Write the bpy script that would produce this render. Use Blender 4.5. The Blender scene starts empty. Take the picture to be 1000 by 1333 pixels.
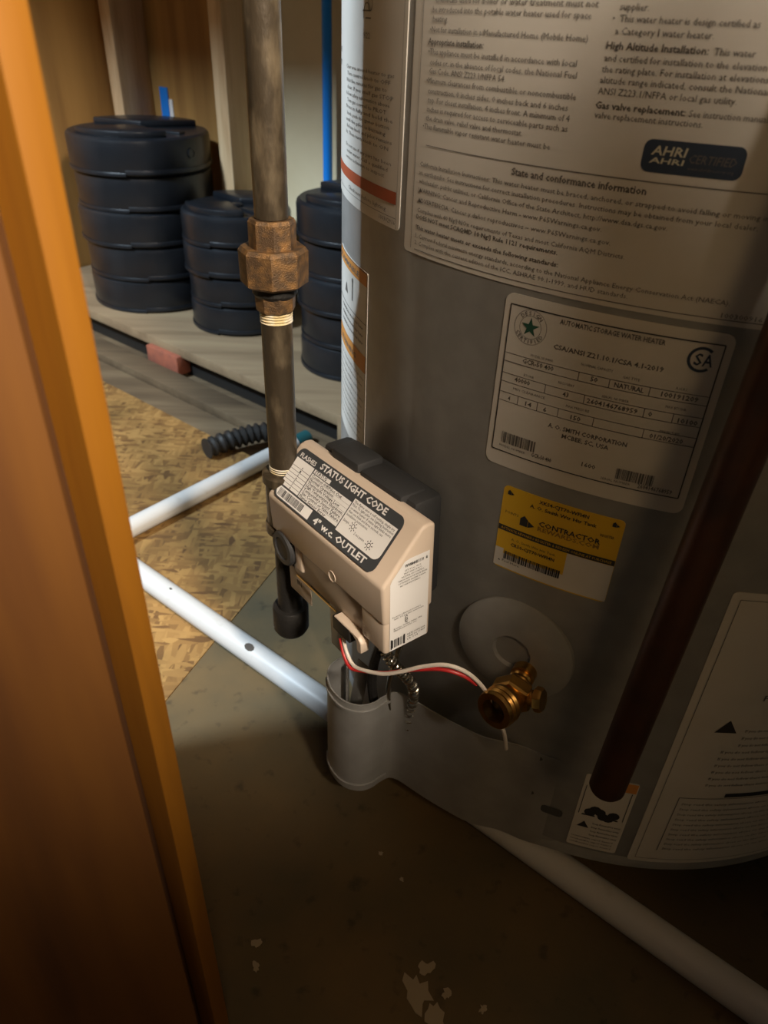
import bpy, bmesh, math, random
from mathutils import Vector, Matrix
random.seed(7)
scene = bpy.context.scene
COL = scene.collection
R = math.radians

# ------------------------------------------------------------------ camera
CAM_Z = 0.598
cam_d = bpy.data.cameras.new('camera')
cam_d.sensor_fit = 'HORIZONTAL'; cam_d.sensor_width = 36.0; cam_d.lens = 34.2
cam_d.clip_start = 0.01; cam_d.clip_end = 50
cam_d.dof.use_dof = True; cam_d.dof.focus_distance = 0.50; cam_d.dof.aperture_fstop = 15.0
cam = bpy.data.objects.new('camera', cam_d); COL.objects.link(cam)
right = Vector((0.99906, 0.02451, 0.03573)); down = Vector((0.04333, -0.56517, -0.82384)); fwd = right.cross(down)
cam.matrix_world = Matrix(((right.x, -down.x, -fwd.x, 0), (right.y, -down.y, -fwd.y, 0),
                           (right.z, -down.z, -fwd.z, CAM_Z), (0, 0, 0, 1)))
scene.camera = cam

# ------------------------------------------------------------------ light and exposure
vs = scene.view_settings
vs.view_transform = 'Standard'; vs.look = 'None'; vs.gamma = 1.0; vs.use_curve_mapping = False
vs.exposure = 0.0
world = bpy.data.worlds.new('world'); scene.world = world; world.use_nodes = True
bg = world.node_tree.nodes['Background']; bg.inputs[0].default_value = (0.58, 0.60, 0.60, 1); bg.inputs[1].default_value = 0.028

# the closet's own grid: e1 runs along the front wall and the platform, e2 runs into the closet
E1 = Vector((0.787, -0.617, 0)); E2 = Vector((0.617, 0.787, 0)); EZ = Vector((0, 0, 1))
def G(a, b, z=0.0): return E1 * a + E2 * b + EZ * z

def light(name, kind, loc, target, energy, color, size=0.1, spot=None, blend=0.5):
    d = bpy.data.lights.new(name, kind); d.energy = energy; d.color = color
    if kind == 'AREA': d.shape = 'DISK'; d.size = size
    else: d.shadow_soft_size = size
    if spot: d.spot_size = R(spot); d.spot_blend = blend
    o = bpy.data.objects.new(name, d); COL.objects.link(o); o.location = loc
    o.rotation_euler = (Vector(target) - Vector(loc)).to_track_quat('-Z', 'Y').to_euler()
    return o
light('clamp_lamp', 'SPOT', (0.62, -0.70, 1.50), (-0.020, 0.673, 0.728), 330.0, (1.0, 0.85, 0.68), 0.11, 46, 0.45)
light('warm_fill', 'POINT', (0.50, -1.20, 2.00), (0, 0, 0), 24.0, (1.0, 0.64, 0.30), 0.28)  # added warm fill from behind the camera, no known lamp
light('daylight_opening', 'AREA', G(-1.30, -1.15, 2.30), G(-0.9, 0.9, 0.1), 120.0, (0.72, 0.87, 1.0), 0.30)

# ------------------------------------------------------------------ materials
MATS = {}
def mat(name, color, rough=0.6, metal=0.0, spec=0.5, noise=None, bump=None, coat=0.0):
    """noise = (scale, colour2, contrast_lo, contrast_hi[, stretch xyz]); bump = (scale, strength)"""
    m = bpy.data.materials.new(name); m.use_nodes = True; nt = m.node_tree; N = nt.nodes; L = nt.links
    b = N['Principled BSDF']
    b.inputs['Base Color'].default_value = (*color, 1); b.inputs['Roughness'].default_value = rough
    b.inputs['Metallic'].default_value = metal; b.inputs['Specular IOR Level'].default_value = spec
    if coat: b.inputs['Coat Weight'].default_value = coat; b.inputs['Coat Roughness'].default_value = 0.25
    if noise or bump:
        tc = N.new('ShaderNodeTexCoord'); mp = N.new('ShaderNodeMapping'); L.new(tc.outputs['Object'], mp.inputs[0])
    if noise:
        sc, c2, lo, hi = noise[:4]
        if len(noise) > 4: mp.inputs['Scale'].default_value = noise[4]
        t = N.new('ShaderNodeTexNoise'); t.inputs['Scale'].default_value = sc; t.inputs['Detail'].default_value = 6
        L.new(mp.outputs[0], t.inputs['Vector'])
        r = N.new('ShaderNodeValToRGB'); r.color_ramp.elements[0].position = lo; r.color_ramp.elements[1].position = hi
        r.color_ramp.elements[0].color = (*color, 1); r.color_ramp.elements[1].color = (*c2, 1)
        L.new(t.outputs['Fac'], r.inputs[0]); L.new(r.outputs[0], b.inputs['Base Color'])
    if bump:
        t2 = N.new('ShaderNodeTexNoise'); t2.inputs['Scale'].default_value = bump[0]; t2.inputs['Detail'].default_value = 4
        L.new(mp.outputs[0], t2.inputs['Vector'])
        bp = N.new('ShaderNodeBump'); bp.inputs['Strength'].default_value = bump[1]; bp.inputs['Distance'].default_value = 0.002
        L.new(t2.outputs['Fac'], bp.inputs['Height']); L.new(bp.outputs[0], b.inputs['Normal'])
    MATS[name] = m; return m

mat('tank_paint', (0.30, 0.30, 0.29), 0.42, noise=(60, (0.26, 0.26, 0.25), .35, .65), bump=(900, .06))
mat('tank_dark', (0.07, 0.07, 0.07), 0.6)
mat('paper', (0.66, 0.63, 0.58), 0.55, noise=(25, (0.60, 0.57, 0.51), .3, .7))
mat('paper_white', (0.84, 0.83, 0.82), 0.5)
mat('ink', (0.025, 0.024, 0.024), 0.6)
mat('ink_soft', (0.13, 0.12, 0.11), 0.6)
mat('ink_green', (0.02, 0.09, 0.06), 0.6)
mat('ink_navy', (0.03, 0.045, 0.075), 0.5)
mat('ink_red', (0.38, 0.075, 0.03), 0.6)
mat('ink_orange', (0.62, 0.26, 0.06), 0.6)
mat('ink_yellow', (0.72, 0.44, 0.015), 0.5)
mat('ink_brown', (0.30, 0.17, 0.02), 0.5)
mat('ink_silver', (0.60, 0.58, 0.45), 0.5)
mat('iron_pipe', (0.060, 0.046, 0.030), 0.38, 0.35, noise=(75, (0.21, 0.165, 0.105), .50, .78, (1, 1, .4)), bump=(260, .3))
mat('rusty_union', (0.105, 0.064, 0.034), 0.5, 0.4, noise=(160, (0.29, 0.155, 0.055), .42, .72), bump=(1300, .45))
mat('pipe_dope', (0.55, 0.44, 0.22), 0.6, noise=(120, (0.7, 0.66, 0.55), .4, .6))
mat('black_iron', (0.022, 0.021, 0.020), 0.55, 0.2, bump=(300, .3))
mat('pvc', (0.52, 0.52, 0.51), 0.40, noise=(38, (0.42, 0.40, 0.36), .62, .80, (1, 1, 1)))
mat('pvc_dirt', (0.06, 0.05, 0.04), 0.8)
mat('beige_plastic', (0.66, 0.545, 0.44), 0.38, bump=(1500, .04))
mat('beige_dark', (0.42, 0.34, 0.26), 0.5)
mat('charcoal_plastic', (0.035, 0.036, 0.038), 0.55)
mat('label_grey', (0.055, 0.060, 0.066), 0.45)
mat('black_plastic', (0.0085, 0.0102, 0.0135), 0.33, noise=(14, (0.0155, 0.0175, 0.0215), .4, .7), bump=(350, .12))
mat('sheet_metal', (0.34, 0.34, 0.335), 0.38, 0.25, noise=(40, (0.30, 0.30, 0.29), .4, .6))
mat('zinc', (0.55, 0.53, 0.48), 0.25, 1.0)
mat('brass', (0.60, 0.36, 0.10), 0.28, 1.0, noise=(120, (0.45, 0.25, 0.07), .4, .7))
mat('gold', (0.7, 0.5, 0.2), 0.3, 1.0)
mat('wire_red', (0.55, 0.03, 0.03), 0.4)
mat('wire_white', (0.78, 0.70, 0.62), 0.4)
mat('copper_old', (0.090, 0.035, 0.020), 0.45, 0.5, noise=(40, (0.05, 0.025, 0.018), .4, .7))
mat('drywall', (0.76, 0.64, 0.42), 0.9, noise=(9, (0.68, 0.56, 0.35), .35, .7))
mat('tape_blue', (0.01, 0.22, 0.75), 0.5)
mat('pex_blue', (0.01, 0.25, 0.85), 0.35)
mat('brick_red', (0.33, 0.10, 0.055), 0.85, noise=(60, (0.24, 0.08, 0.05), .4, .7))
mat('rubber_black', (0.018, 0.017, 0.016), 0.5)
mat('teal', (0.012, 0.085, 0.095), 0.5)

def wood(name, c1, c2, c3, axis='Z', scale=9.0, rough=0.6, ring=1.0, coat=0.0, bump=0.25):
    m = bpy.data.materials.new(name); m.use_nodes = True; nt = m.node_tree; N = nt.nodes; L = nt.links
    b = N['Principled BSDF']; b.inputs['Roughness'].default_value = rough
    if coat: b.inputs['Coat Weight'].default_value = coat; b.inputs['Coat Roughness'].default_value = 0.3
    tc = N.new('ShaderNodeTexCoord'); mp = N.new('ShaderNodeMapping'); L.new(tc.outputs['Object'], mp.inputs[0])
    s = [scale, scale, scale]; s['XYZ'.index(axis)] = scale * 0.09; mp.inputs['Scale'].default_value = s
    n = N.new('ShaderNodeTexNoise'); n.inputs['Scale'].default_value = 1.6; n.inputs['Detail'].default_value = 7; n.inputs['Distortion'].default_value = 1.2 * ring
    L.new(mp.outputs[0], n.inputs['Vector'])
    n2 = N.new('ShaderNodeTexNoise'); n2.inputs['Scale'].default_value = 14; n2.inputs['Detail'].default_value = 3; L.new(mp.outputs[0], n2.inputs['Vector'])
    mx = N.new('ShaderNodeMath'); mx.operation = 'MULTIPLY_ADD'; mx.inputs[1].default_value = 0.35
    L.new(n2.outputs['Fac'], mx.inputs[0]); L.new(n.outputs['Fac'], mx.inputs[2])
    r = N.new('ShaderNodeValToRGB'); e = r.color_ramp.elements
    e[0].position = .42; e[0].color = (*c1, 1); e[1].position = .92; e[1].color = (*c3, 1); q = e.new(.66); q.color = (*c2, 1)
    L.new(mx.outputs[0], r.inputs[0]); L.new(r.outputs[0], b.inputs['Base Color'])
    bp = N.new('ShaderNodeBump'); bp.inputs['Strength'].default_value = bump; bp.inputs['Distance'].default_value = 0.001
    L.new(n2.outputs['Fac'], bp.inputs['Height']); L.new(bp.outputs[0], b.inputs['Normal'])
    MATS[name] = m; return m
wood('stained_wood', (0.26, 0.104, 0.004), (0.225, 0.085, 0.0035), (0.155, 0.055, 0.003), 'Z', 9, 0.55)
wood('panel_wood', (0.150, 0.056, 0.005), (0.110, 0.038, 0.004), (0.065, 0.021, 0.003), 'Z', 5, 0.7, 2.2)
wood('pine', (0.74, 0.55, 0.33), (0.66, 0.46, 0.26), (0.45, 0.27, 0.13), 'Z', 12, 0.7)
wood('wall_ply', (0.46, 0.25, 0.070), (0.39, 0.205, 0.055), (0.26, 0.125, 0.032), 'Z', 3, 0.75, 1.5)
wood('deck_board', (0.30, 0.22, 0.125), (0.25, 0.175, 0.100), (0.17, 0.115, 0.062), 'X', 8, 0.8)
wood('old_board', (0.19, 0.140, 0.080), (0.12, 0.082, 0.044), (0.055, 0.036, 0.018), 'X', 6, 0.85)

def osb_material():
    m = bpy.data.materials.new('osb'); m.use_nodes = True; nt = m.node_tree; N = nt.nodes; L = nt.links
    b = N['Principled BSDF']; b.inputs['Roughness'].default_value = 0.75
    tc = N.new('ShaderNodeTexCoord')
    def flakes(sx, sy, ang, seed):
        mp = N.new('ShaderNodeMapping'); mp.inputs['Scale'].default_value = (sx, sy, 1); mp.inputs['Rotation'].default_value = (0, 0, ang); mp.inputs['Location'].default_value = (seed, seed, 0)
        L.new(tc.outputs['Object'], mp.inputs[0])
        nz = N.new('ShaderNodeTexNoise'); nz.inputs['Scale'].default_value = 9
        L.new(tc.outputs['Object'], nz.inputs['Vector'])
        mixv = N.new('ShaderNodeMix'); mixv.data_type = 'VECTOR'; mixv.inputs['Factor'].default_value = 0.12
        L.new(mp.outputs[0], mixv.inputs[4]); L.new(nz.outputs['Color'], mixv.inputs[5])
        v = N.new('ShaderNodeTexVoronoi'); v.inputs['Scale'].default_value = 1.0; L.new(mixv.outputs[1], v.inputs['Vector'])
        return v
    v1 = flakes(190, 48, .5, 3); v2 = flakes(52, 210, .9, 11)
    s1 = N.new('ShaderNodeSeparateColor'); L.new(v1.outputs['Color'], s1.inputs[0]); s2 = N.new('ShaderNodeSeparateColor'); L.new(v2.outputs['Color'], s2.inputs[0])
    gt = N.new('ShaderNodeMath'); gt.operation = 'GREATER_THAN'; gt.inputs[1].default_value = 0.5; L.new(s2.outputs[1], gt.inputs[0])
    mx = N.new('ShaderNodeMix'); L.new(gt.outputs[0], mx.inputs[0]); L.new(s1.outputs[0], mx.inputs[2]); L.new(s2.outputs[0], mx.inputs[3])
    r = N.new('ShaderNodeValToRGB'); e = r.color_ramp.elements; e[0].color = (0.125, 0.058, 0.014, 1); e[1].color = (0.36, 0.205, 0.062, 1); q = e.new(.3); q.color = (0.245, 0.128, 0.035, 1)
    L.new(mx.outputs[0], r.inputs[0])
    st = N.new('ShaderNodeTexNoise'); st.inputs['Scale'].default_value = 6; st.inputs['Detail'].default_value = 5; L.new(tc.outputs['Object'], st.inputs['Vector'])
    rs = N.new('ShaderNodeValToRGB'); rs.color_ramp.elements[0].position = .42; rs.color_ramp.elements[0].color = (0.55, 0.55, 0.50, 1); rs.color_ramp.elements[1].position = .6; rs.color_ramp.elements[1].color = (1, 1, 1, 1)
    L.new(st.outputs['Fac'], rs.inputs[0])
    mu = N.new('ShaderNodeMix'); mu.data_type = 'RGBA'; mu.blend_type = 'MULTIPLY'; mu.inputs[0].default_value = 1
    L.new(r.outputs[0], mu.inputs[6]); L.new(rs.outputs[0], mu.inputs[7]); L.new(mu.outputs[2], b.inputs['Base Color'])
    bp = N.new('ShaderNodeBump'); bp.inputs['Strength'].default_value = .5; bp.inputs['Distance'].default_value = .0015
    L.new(mx.outputs[0], bp.inputs['Height']); L.new(bp.outputs[0], b.inputs['Normal'])
    MATS['osb'] = m
osb_material()

def dirty_floor():
    m = bpy.data.materials.new('dirty_ply'); m.use_nodes = True; nt = m.node_tree; N = nt.nodes; L = nt.links
    b = N['Principled BSDF']; b.inputs['Roughness'].default_value = 0.7
    tc = N.new('ShaderNodeTexCoord')
    n1 = N.new('ShaderNodeTexNoise'); n1.inputs['Scale'].default_value = 7; n1.inputs['Detail'].default_value = 8; L.new(tc.outputs['Object'], n1.inputs['Vector'])
    r = N.new('ShaderNodeValToRGB'); e = r.color_ramp.elements; e[0].position = .3; e[0].color = (0.062, 0.052, 0.028, 1); e[1].position = .72; e[1].color = (0.150, 0.095, 0.036, 1)
    L.new(n1.outputs['Fac'], r.inputs[0])
    n2 = N.new('ShaderNodeTexNoise'); n2.inputs['Scale'].default_value = 60; n2.inputs['Detail'].default_value = 5; L.new(tc.outputs['Object'], n2.inputs['Vector'])
    r2 = N.new('ShaderNodeValToRGB'); r2.color_ramp.elements[0].position = .28; r2.color_ramp.elements[0].color = (0.55, 0.55, 0.55, 1); r2.color_ramp.elements[1].position = .40; r2.color_ramp.elements[1].color = (1, 1, 1, 1)
    L.new(n2.outputs['Fac'], r2.inputs[0])
    mu = N.new('ShaderNodeMix'); mu.data_type = 'RGBA'; mu.blend_type = 'MULTIPLY'; mu.inputs[0].default_value = 1
    L.new(r.outputs[0], mu.inputs[6]); L.new(r2.outputs[0], mu.inputs[7]); L.new(mu.outputs[2], b.inputs['Base Color'])
    bp = N.new('ShaderNodeBump'); bp.inputs['Strength'].default_value = .4; bp.inputs['Distance'].default_value = .001
    L.new(n2.outputs['Fac'], bp.inputs['Height']); L.new(bp.outputs[0], b.inputs['Normal'])
    MATS['dirty_ply'] = m
dirty_floor()
mat('paint_splat', (0.30, 0.25, 0.18), 0.8)

# ------------------------------------------------------------------ mesh helpers
def smooth_mesh(me, angle=35):
    for p in me.polygons: p.use_smooth = True
    try: me.set_sharp_from_angle(angle=R(angle))
    except Exception: pass

def obj(name, bm, m, parent=None, smooth=True, matrix=None, angle=35):
    me = bpy.data.meshes.new(name)
    bmesh.ops.recalc_face_normals(bm, faces=bm.faces[:])
    bm.to_mesh(me); bm.free()
    me.materials.append(MATS[m])
    if smooth: smooth_mesh(me, angle)
    o = bpy.data.objects.new(name, me); COL.objects.link(o)
    if parent: o.parent = parent
    if matrix: o.matrix_local = matrix
    return o

def raw(name, verts, faces, m, parent=None, smooth=False):
    me = bpy.data.meshes.new(name); me.from_pydata(verts, [], faces); me.update()
    me.materials.append(MATS[m])
    if smooth: smooth_mesh(me)
    o = bpy.data.objects.new(name, me); COL.objects.link(o)
    if parent: o.parent = parent
    return o

def thing(name, label, cat, loc=(0, 0, 0), rot=(0, 0, 0), group=None):
    o = bpy.data.objects.new(name, None); COL.objects.link(o); o.location = loc; o.rotation_euler = rot
    o.empty_display_size = .02
    return tag(o, label, cat, group)
def tag(o, label=None, cat=None, group=None, kind=None):
    if label: o['label'] = label
    if cat: o['category'] = cat
    if group: o['group'] = group
    if kind: o['kind'] = kind
    return o
def struct(o): o['kind'] = 'structure'; return o

def add_box(bm, lo, hi, bevel=0.0, frame=None, seg=2):
    x0, y0, z0 = lo; x1, y1, z1 = hi
    vs_ = [bm.verts.new(Vector(p)) for p in ((x0,y0,z0),(x1,y0,z0),(x1,y1,z0),(x0,y1,z0),(x0,y0,z1),(x1,y0,z1),(x1,y1,z1),(x0,y1,z1))]
    fs = [bm.faces.new([vs_[i] for i in f]) for f in ((0,3,2,1),(4,5,6,7),(0,1,5,4),(1,2,6,5),(2,3,7,6),(3,0,4,7))]
    geom = vs_
    if bevel:
        es = list({e for f in fs for e in f.edges})
        r = bmesh.ops.bevel(bm, geom=es, offset=bevel, segments=seg, affect='EDGES', profile=.5)
        geom = list({v for f in r['faces'] for v in f.verts} | {v for v in vs_ if v.is_valid})
    if frame:
        for v in geom: v.co = frame(v.co)
    return geom
def gframe(v): return E1 * v.x + E2 * v.y + EZ * v.z

def add_prism(bm, poly, axis, a0, a1, bevel=0.0, seg=2):
    """poly = list of 2D points in the two other axes (cyclic order)"""
    def P(p, t):
        if axis == 'X': return Vector((t, p[0], p[1]))
        if axis == 'Y': return Vector((p[0], t, p[1]))
        return Vector((p[0], p[1], t))
    A = [bm.verts.new(P(p, a0)) for p in poly]; B = [bm.verts.new(P(p, a1)) for p in poly]; n = len(poly)
    fs = [bm.faces.new(A[::-1]), bm.faces.new(B)] + [bm.faces.new((A[i], A[(i+1) % n], B[(i+1) % n], B[i])) for i in range(n)]
    bmesh.ops.recalc_face_normals(bm, faces=fs)
    if bevel:
        es = list({e for f in fs for e in f.edges})
        bmesh.ops.bevel(bm, geom=es, offset=bevel, segments=seg, affect='EDGES', profile=.5, clamp_overlap=True)

def add_lathe(bm, prof, origin=(0, 0, 0), axis=(0, 0, 1), seg=32, caps=True, facets=None):
    """prof = [(r, t)] along axis from origin"""
    o = Vector(origin); a = Vector(axis).normalized()
    u = a.orthogonal().normalized() if abs(a.z) < .99 else Vector((1, 0, 0)); w = a.cross(u)
    rings = []
    for r, t in prof:
        rings.append([bm.verts.new(o + a * t + (u * math.cos(2*math.pi*k/seg) + w * math.sin(2*math.pi*k/seg)) * max(r, 1e-5)) for k in range(seg)])
    for A, B in zip(rings, rings[1:]):
        for k in range(seg): bm.faces.new((A[k], A[(k+1) % seg], B[(k+1) % seg], B[k]))
    if caps:
        bm.faces.new(rings[0][::-1]); bm.faces.new(rings[-1])

def add_tube(bm, pts, r, seg=12, caps=True, smooth_n=0):
    pts = [Vector(p) for p in pts]
    if smooth_n: pts = spline(pts, smooth_n)
    n = len(pts); rr = r if isinstance(r, (list, tuple)) else [r] * n
    tang = [(pts[min(i+1, n-1)] - pts[max(i-1, 0)]).normalized() for i in range(n)]
    u = tang[0].orthogonal().normalized(); rings = []
    for i in range(n):
        t = tang[i]; u = (u - t * u.dot(t)).normalized(); w = t.cross(u)
        rings.append([bm.verts.new(pts[i] + (u * math.cos(2*math.pi*k/seg) + w * math.sin(2*math.pi*k/seg)) * rr[i]) for k in range(seg)])
    for A, B in zip(rings, rings[1:]):
        for k in range(seg): bm.faces.new((A[k], A[(k+1) % seg], B[(k+1) % seg], B[k]))
    if caps: bm.faces.new(rings[0][::-1]); bm.faces.new(rings[-1])

def spline(pts, n):
    out = []; P = [pts[0]] + list(pts) + [pts[-1]]
    for i in range(1, len(P) - 2):
        a, b, c, d = P[i-1], P[i], P[i+1], P[i+2]
        for k in range(n):
            t = k / n; out.append(.5 * ((2*b) + (c-a)*t + (2*a-5*b+4*c-d)*t*t + (3*b-a-3*c+d)*t**3))
    out.append(Vector(pts[-1])); return out

# ------------------------------------------------------------------ printed lettering (built-in font turned into flat mesh)
_txt = {}
def glyphs(s, bold=0):
    key = (s, bold)
    if key not in _txt:
        c = bpy.data.curves.new('t', 'FONT'); c.body = s; c.size = 1.0; c.resolution_u = 1; c.fill_mode = 'FRONT'
        if bold: c.offset = {1: 0.018, 2: 0.006, 3: 0.032}[bold]
        o = bpy.data.objects.new('t', c); COL.objects.link(o)
        dg = bpy.context.evaluated_depsgraph_get(); dg.update()
        me = o.evaluated_get(dg).to_mesh()
        v = [(p.co.x, p.co.y) for p in me.vertices]; f = [tuple(p.vertices) for p in me.polygons]
        o.evaluated_get(dg).to_mesh_clear()
        bpy.data.objects.remove(o); bpy.data.curves.remove(c)
        xs = [p[0] for p in v] or [0, 1]
        _txt[key] = (v, f, min(xs), max(xs))
    return _txt[key]

class Print:
    """collects flat printed shapes in label coordinates (x to the right, y up) and maps them onto a surface"""
    def __init__(self): self.v = []; self.f = []
    def poly(self, pts):
        n = len(self.v); self.v += [tuple(p) for p in pts]; self.f.append(tuple(range(n, n + len(pts))))
    def rect(self, x0, y0, x1, y1): self.poly([(x0, y0), (x1, y0), (x1, y1), (x0, y1)])
    def hline(self, x0, x1, y, t=.0004, n=24):
        for i in range(n): self.rect(x0 + (x1-x0)*i/n, y - t/2, x0 + (x1-x0)*(i+1)/n, y + t/2)
    def band(self, x0, x1, y0, y1, n=24):
        for i in range(n): self.rect(x0 + (x1-x0)*i/n, y0, x0 + (x1-x0)*(i+1)/n, y1)
    def vline(self, x, y0, y1, t=.0004): self.rect(x - t/2, y0, x + t/2, y1)
    def frame(self, x0, y0, x1, y1, t=.0005):
        self.hline(x0, x1, y0, t); self.hline(x0, x1, y1, t); self.vline(x0, y0, y1, t); self.vline(x1, y0, y1, t)
    def text(self, s, x0, x1, y, h, bold=0, slant=0.0):
        v, f, a, b = glyphs(s, bold); k = (x1 - x0) / max(b - a, 1e-6); ky = h / 0.69; n = len(self.v)
        self.v += [(x0 + (p[0] - a) * k + slant * p[1] * ky, y + p[1] * ky) for p in v]
        self.f += [tuple(i + n for i in q) for q in f]
    def ring(self, cx, cy, r0, r1, a0=0, a1=360, n=28):
        for i in range(n):
            p, q = R(a0 + (a1-a0)*i/n), R(a0 + (a1-a0)*(i+1)/n)
            self.poly([(cx+r0*math.cos(p), cy+r0*math.sin(p)), (cx+r1*math.cos(p), cy+r1*math.sin(p)), (cx+r1*math.cos(q), cy+r1*math.sin(q)), (cx+r0*math.cos(q), cy+r0*math.sin(q))])
    def bars(self, x0, x1, y0, y1, seed, unit=.00035):
        rg = random.Random(seed); x = x0
        while x < x1:
            w = unit * rg.choice((1, 1, 2, 3)); self.rect(x, y0, min(x + w, x1), y1); x += w + unit * rg.choice((1, 1, 2))
    def star(self, cx, cy, r):
        for i in range(5):
            a = R(90 + 72*i); b = R(90 + 72*i + 36); c = R(90 + 72*i - 36)
            self.poly([(cx, cy), (cx + .38*r*math.cos(c), cy + .38*r*math.sin(c)), (cx + r*math.cos(a), cy + r*math.sin(a)), (cx + .38*r*math.cos(b), cy + .38*r*math.sin(b))])
    def warn(self, cx, cy, s): self.poly([(cx - s, cy), (cx + s, cy), (cx, cy + 1.7*s)])
    def roundrect(self, x0, y0, x1, y1, r, n=5):
        pts = []
        for (cx, cy, a) in ((x1-r, y1-r, 0), (x0+r, y1-r, 90), (x0+r, y0+r, 180), (x1-r, y0+r, 270)):
            pts += [(cx + r*math.cos(R(a + 90*i/n)), cy + r*math.sin(R(a + 90*i/n))) for i in range(n + 1)]
        self.poly(pts)
    def build(self, name, m, parent, fn):
        o = raw(name, [fn(*p) for p in self.v], self.f, m, parent)
        if 'print' in name or name == 'frame_line': o['kind'] = 'stuff'      # lettering and hairlines, too small to pick apart
        return o

# ------------------------------------------------------------------ the setting: floor, walls, platform
bm = bmesh.new(); add_box(bm, (-2.6, -1.6, -0.06), (1.6, 1.32, -0.012), frame=gframe)
struct(obj('floor', bm, 'old_board', smooth=False))

# floor sheets, cut as seen: an OSB sheet at the back left and a stained plywood sheet in front
def sheet(name, pts, m, z0=-.0118, z1=0.0):
    bm = bmesh.new(); add_prism(bm, pts, 'Z', z0, z1); return obj(name, bm, m, smooth=False)
LA, LB = Vector((-0.2140, 0.5210)), Vector((-0.1470, 0.7080)); ld = (LB - LA).normalized()
def e2xy(a, b): v = G(a, b); return (v.x, v.y)
corner = LA + ld * ((0.664 - (LA.x*E2.x + LA.y*E2.y)) / (ld.x*E2.x + ld.y*E2.y))
near = LA - ld * 0.55
g = 0.0012; off = Vector((ld.y, -ld.x)) * g
osb_pts = [tuple(corner), e2xy(-1.70, 0.664), e2xy(-1.70, 0.115), tuple(near)]
tag(sheet('osb_sheet', osb_pts, 'osb'), 'flaky tan strand board sheet on the floor behind the white pipe', 'floor board')
ply_pts = [tuple(near + off), e2xy(-.45, -1.0), e2xy(1.5, -1.0), e2xy(1.5, .664), tuple(corner + off)]
ps = tag(sheet('plywood_sheet', ply_pts, 'dirty_ply'), 'dark stained plywood sheet under the water heater', 'floor board')
# dried paint drips on the stained sheet
def splat(cx, cy, r, seed, sx=1.0, ang=0):
    rg = random.Random(seed); n = 15; pts = []
    for k in range(n):
        a = 2*math.pi*k/n; q = r * rg.uniform(.45, 1.15); x, y = q*math.cos(a)*sx, q*math.sin(a)
        pts.append((cx + x*math.cos(ang) - y*math.sin(ang), cy + x*math.sin(ang) + y*math.cos(ang)))
    bm = bmesh.new(); add_prism(bm, pts, 'Z', 0.0, 0.0006); return obj('paint_drip', bm, 'paint_splat', ps, smooth=False)
for q in ((.040, .245, .011, 1, 1.5, 1.9), (.047, .262, .006, 2, 1.2, .4), (.052, .228, .008, 3, 1.7, 1.6), (-.083, .275, .0045, 4, 1.2, .3), (.062, .245, .004, 5, 1.0, .1),
          (-.082, .258, .003, 6, 1.5, 2), (.028, .330, .0025, 7, 1, 0), (.010, .352, .0022, 8, 1, 0), (.088, .236, .003, 9, 1.4, 1)):
    splat(*q)

# platform: deck boards on sleepers with a dark gap below the front edge
bm = bmesh.new(); add_box(bm, (-1.725, .792, .031), (-.55, 1.145, .050), .0012, gframe); 
dk = obj('deck_board', bm, 'deck_board'); tag(dk, 'pale plywood platform board carrying the three black stacks', 'platform')
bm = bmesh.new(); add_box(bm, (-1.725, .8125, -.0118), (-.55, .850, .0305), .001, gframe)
tag(obj('sleeper', bm, 'rubber_black'), 'shade-black sleeper in the gap under the pale platform board', 'timber')  # black colour stands in for the shade under the deck edge
bm = bmesh.new(); add_box(bm, (-1.232, .780, -.004), (-1.135, .811, .034), .002, gframe)
tag(obj('brick', bm, 'brick_red'), 'reddish block wedged under the pale platform edge', 'block')
bm = bmesh.new(); add_box(bm, (-1.725, .728, -.0118), (-.60, .778, .005), .0015, gframe)
tag(obj('floor_batten', bm, 'old_board'), 'weathered brown batten on the floor along the platform edge', 'timber')
bm = bmesh.new(); add_box(bm, (-.715, .7785, -.0117), (-.69, .7915, .06), .0015, gframe)
tag(obj('end_block', bm, 'deck_board'), 'small pale upright block at the platform end beside the water heater', 'block')

# back wall: sheathing between two 2x4 studs
bm = bmesh.new(); add_box(bm, (-1.75, 1.151, -.06), (1.6, 1.17, 2.4), frame=gframe)
wb = struct(obj('wall_back', bm, 'drywall', smooth=False))
def stud(a, m='pine'):
    bm = bmesh.new(); add_box(bm, (a, 1.061, .0505), (a + .038, 1.1505, 2.4), .0015, gframe); return obj('stud', bm, m, wb)
stud(-1.655); stud(-1.300); stud(-.62)
bm = bmesh.new(); add_box(bm, (-1.30, 1.143, .051), (-1.616, 1.1508, 2.4), 0, gframe); obj('panel', bm, 'wall_ply', wb, smooth=False)
bm = bmesh.new(); add_box(bm, (-1.77, -.05, -.06), (-1.731, 1.17, 2.4), frame=gframe)
struct(obj('wall_left', bm, 'wall_ply', smooth=False))
bm = bmesh.new(); add_box(bm, (1.55, .13, -.06), (1.6, 1.17, 2.4), frame=gframe)
struct(obj('wall_right', bm, 'drywall', smooth=False))
bm = bmesh.new(); add_box(bm, (-1.77, .10, 2.4), (1.6, 1.17, 2.45), frame=gframe)
struct(obj('ceiling', bm, 'drywall', smooth=False))
bm = bmesh.new(); add_box(bm, (-1.588, 1.1405, .28), (-1.560, 1.1428, .440), 0, gframe)
tag(obj('blue_tape', bm, 'tape_blue', smooth=False), 'short strip of blue tape on the wall panel above the tall stack', 'tape')
bm = bmesh.new(); add_box(bm, (-1.558, 1.1405, .28), (-1.546, 1.1428, .418), 0, gframe)
tag(obj('white_tape', bm, 'paper_white', smooth=False), 'thin white strip beside the blue tape above the tall stack', 'tape')
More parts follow.
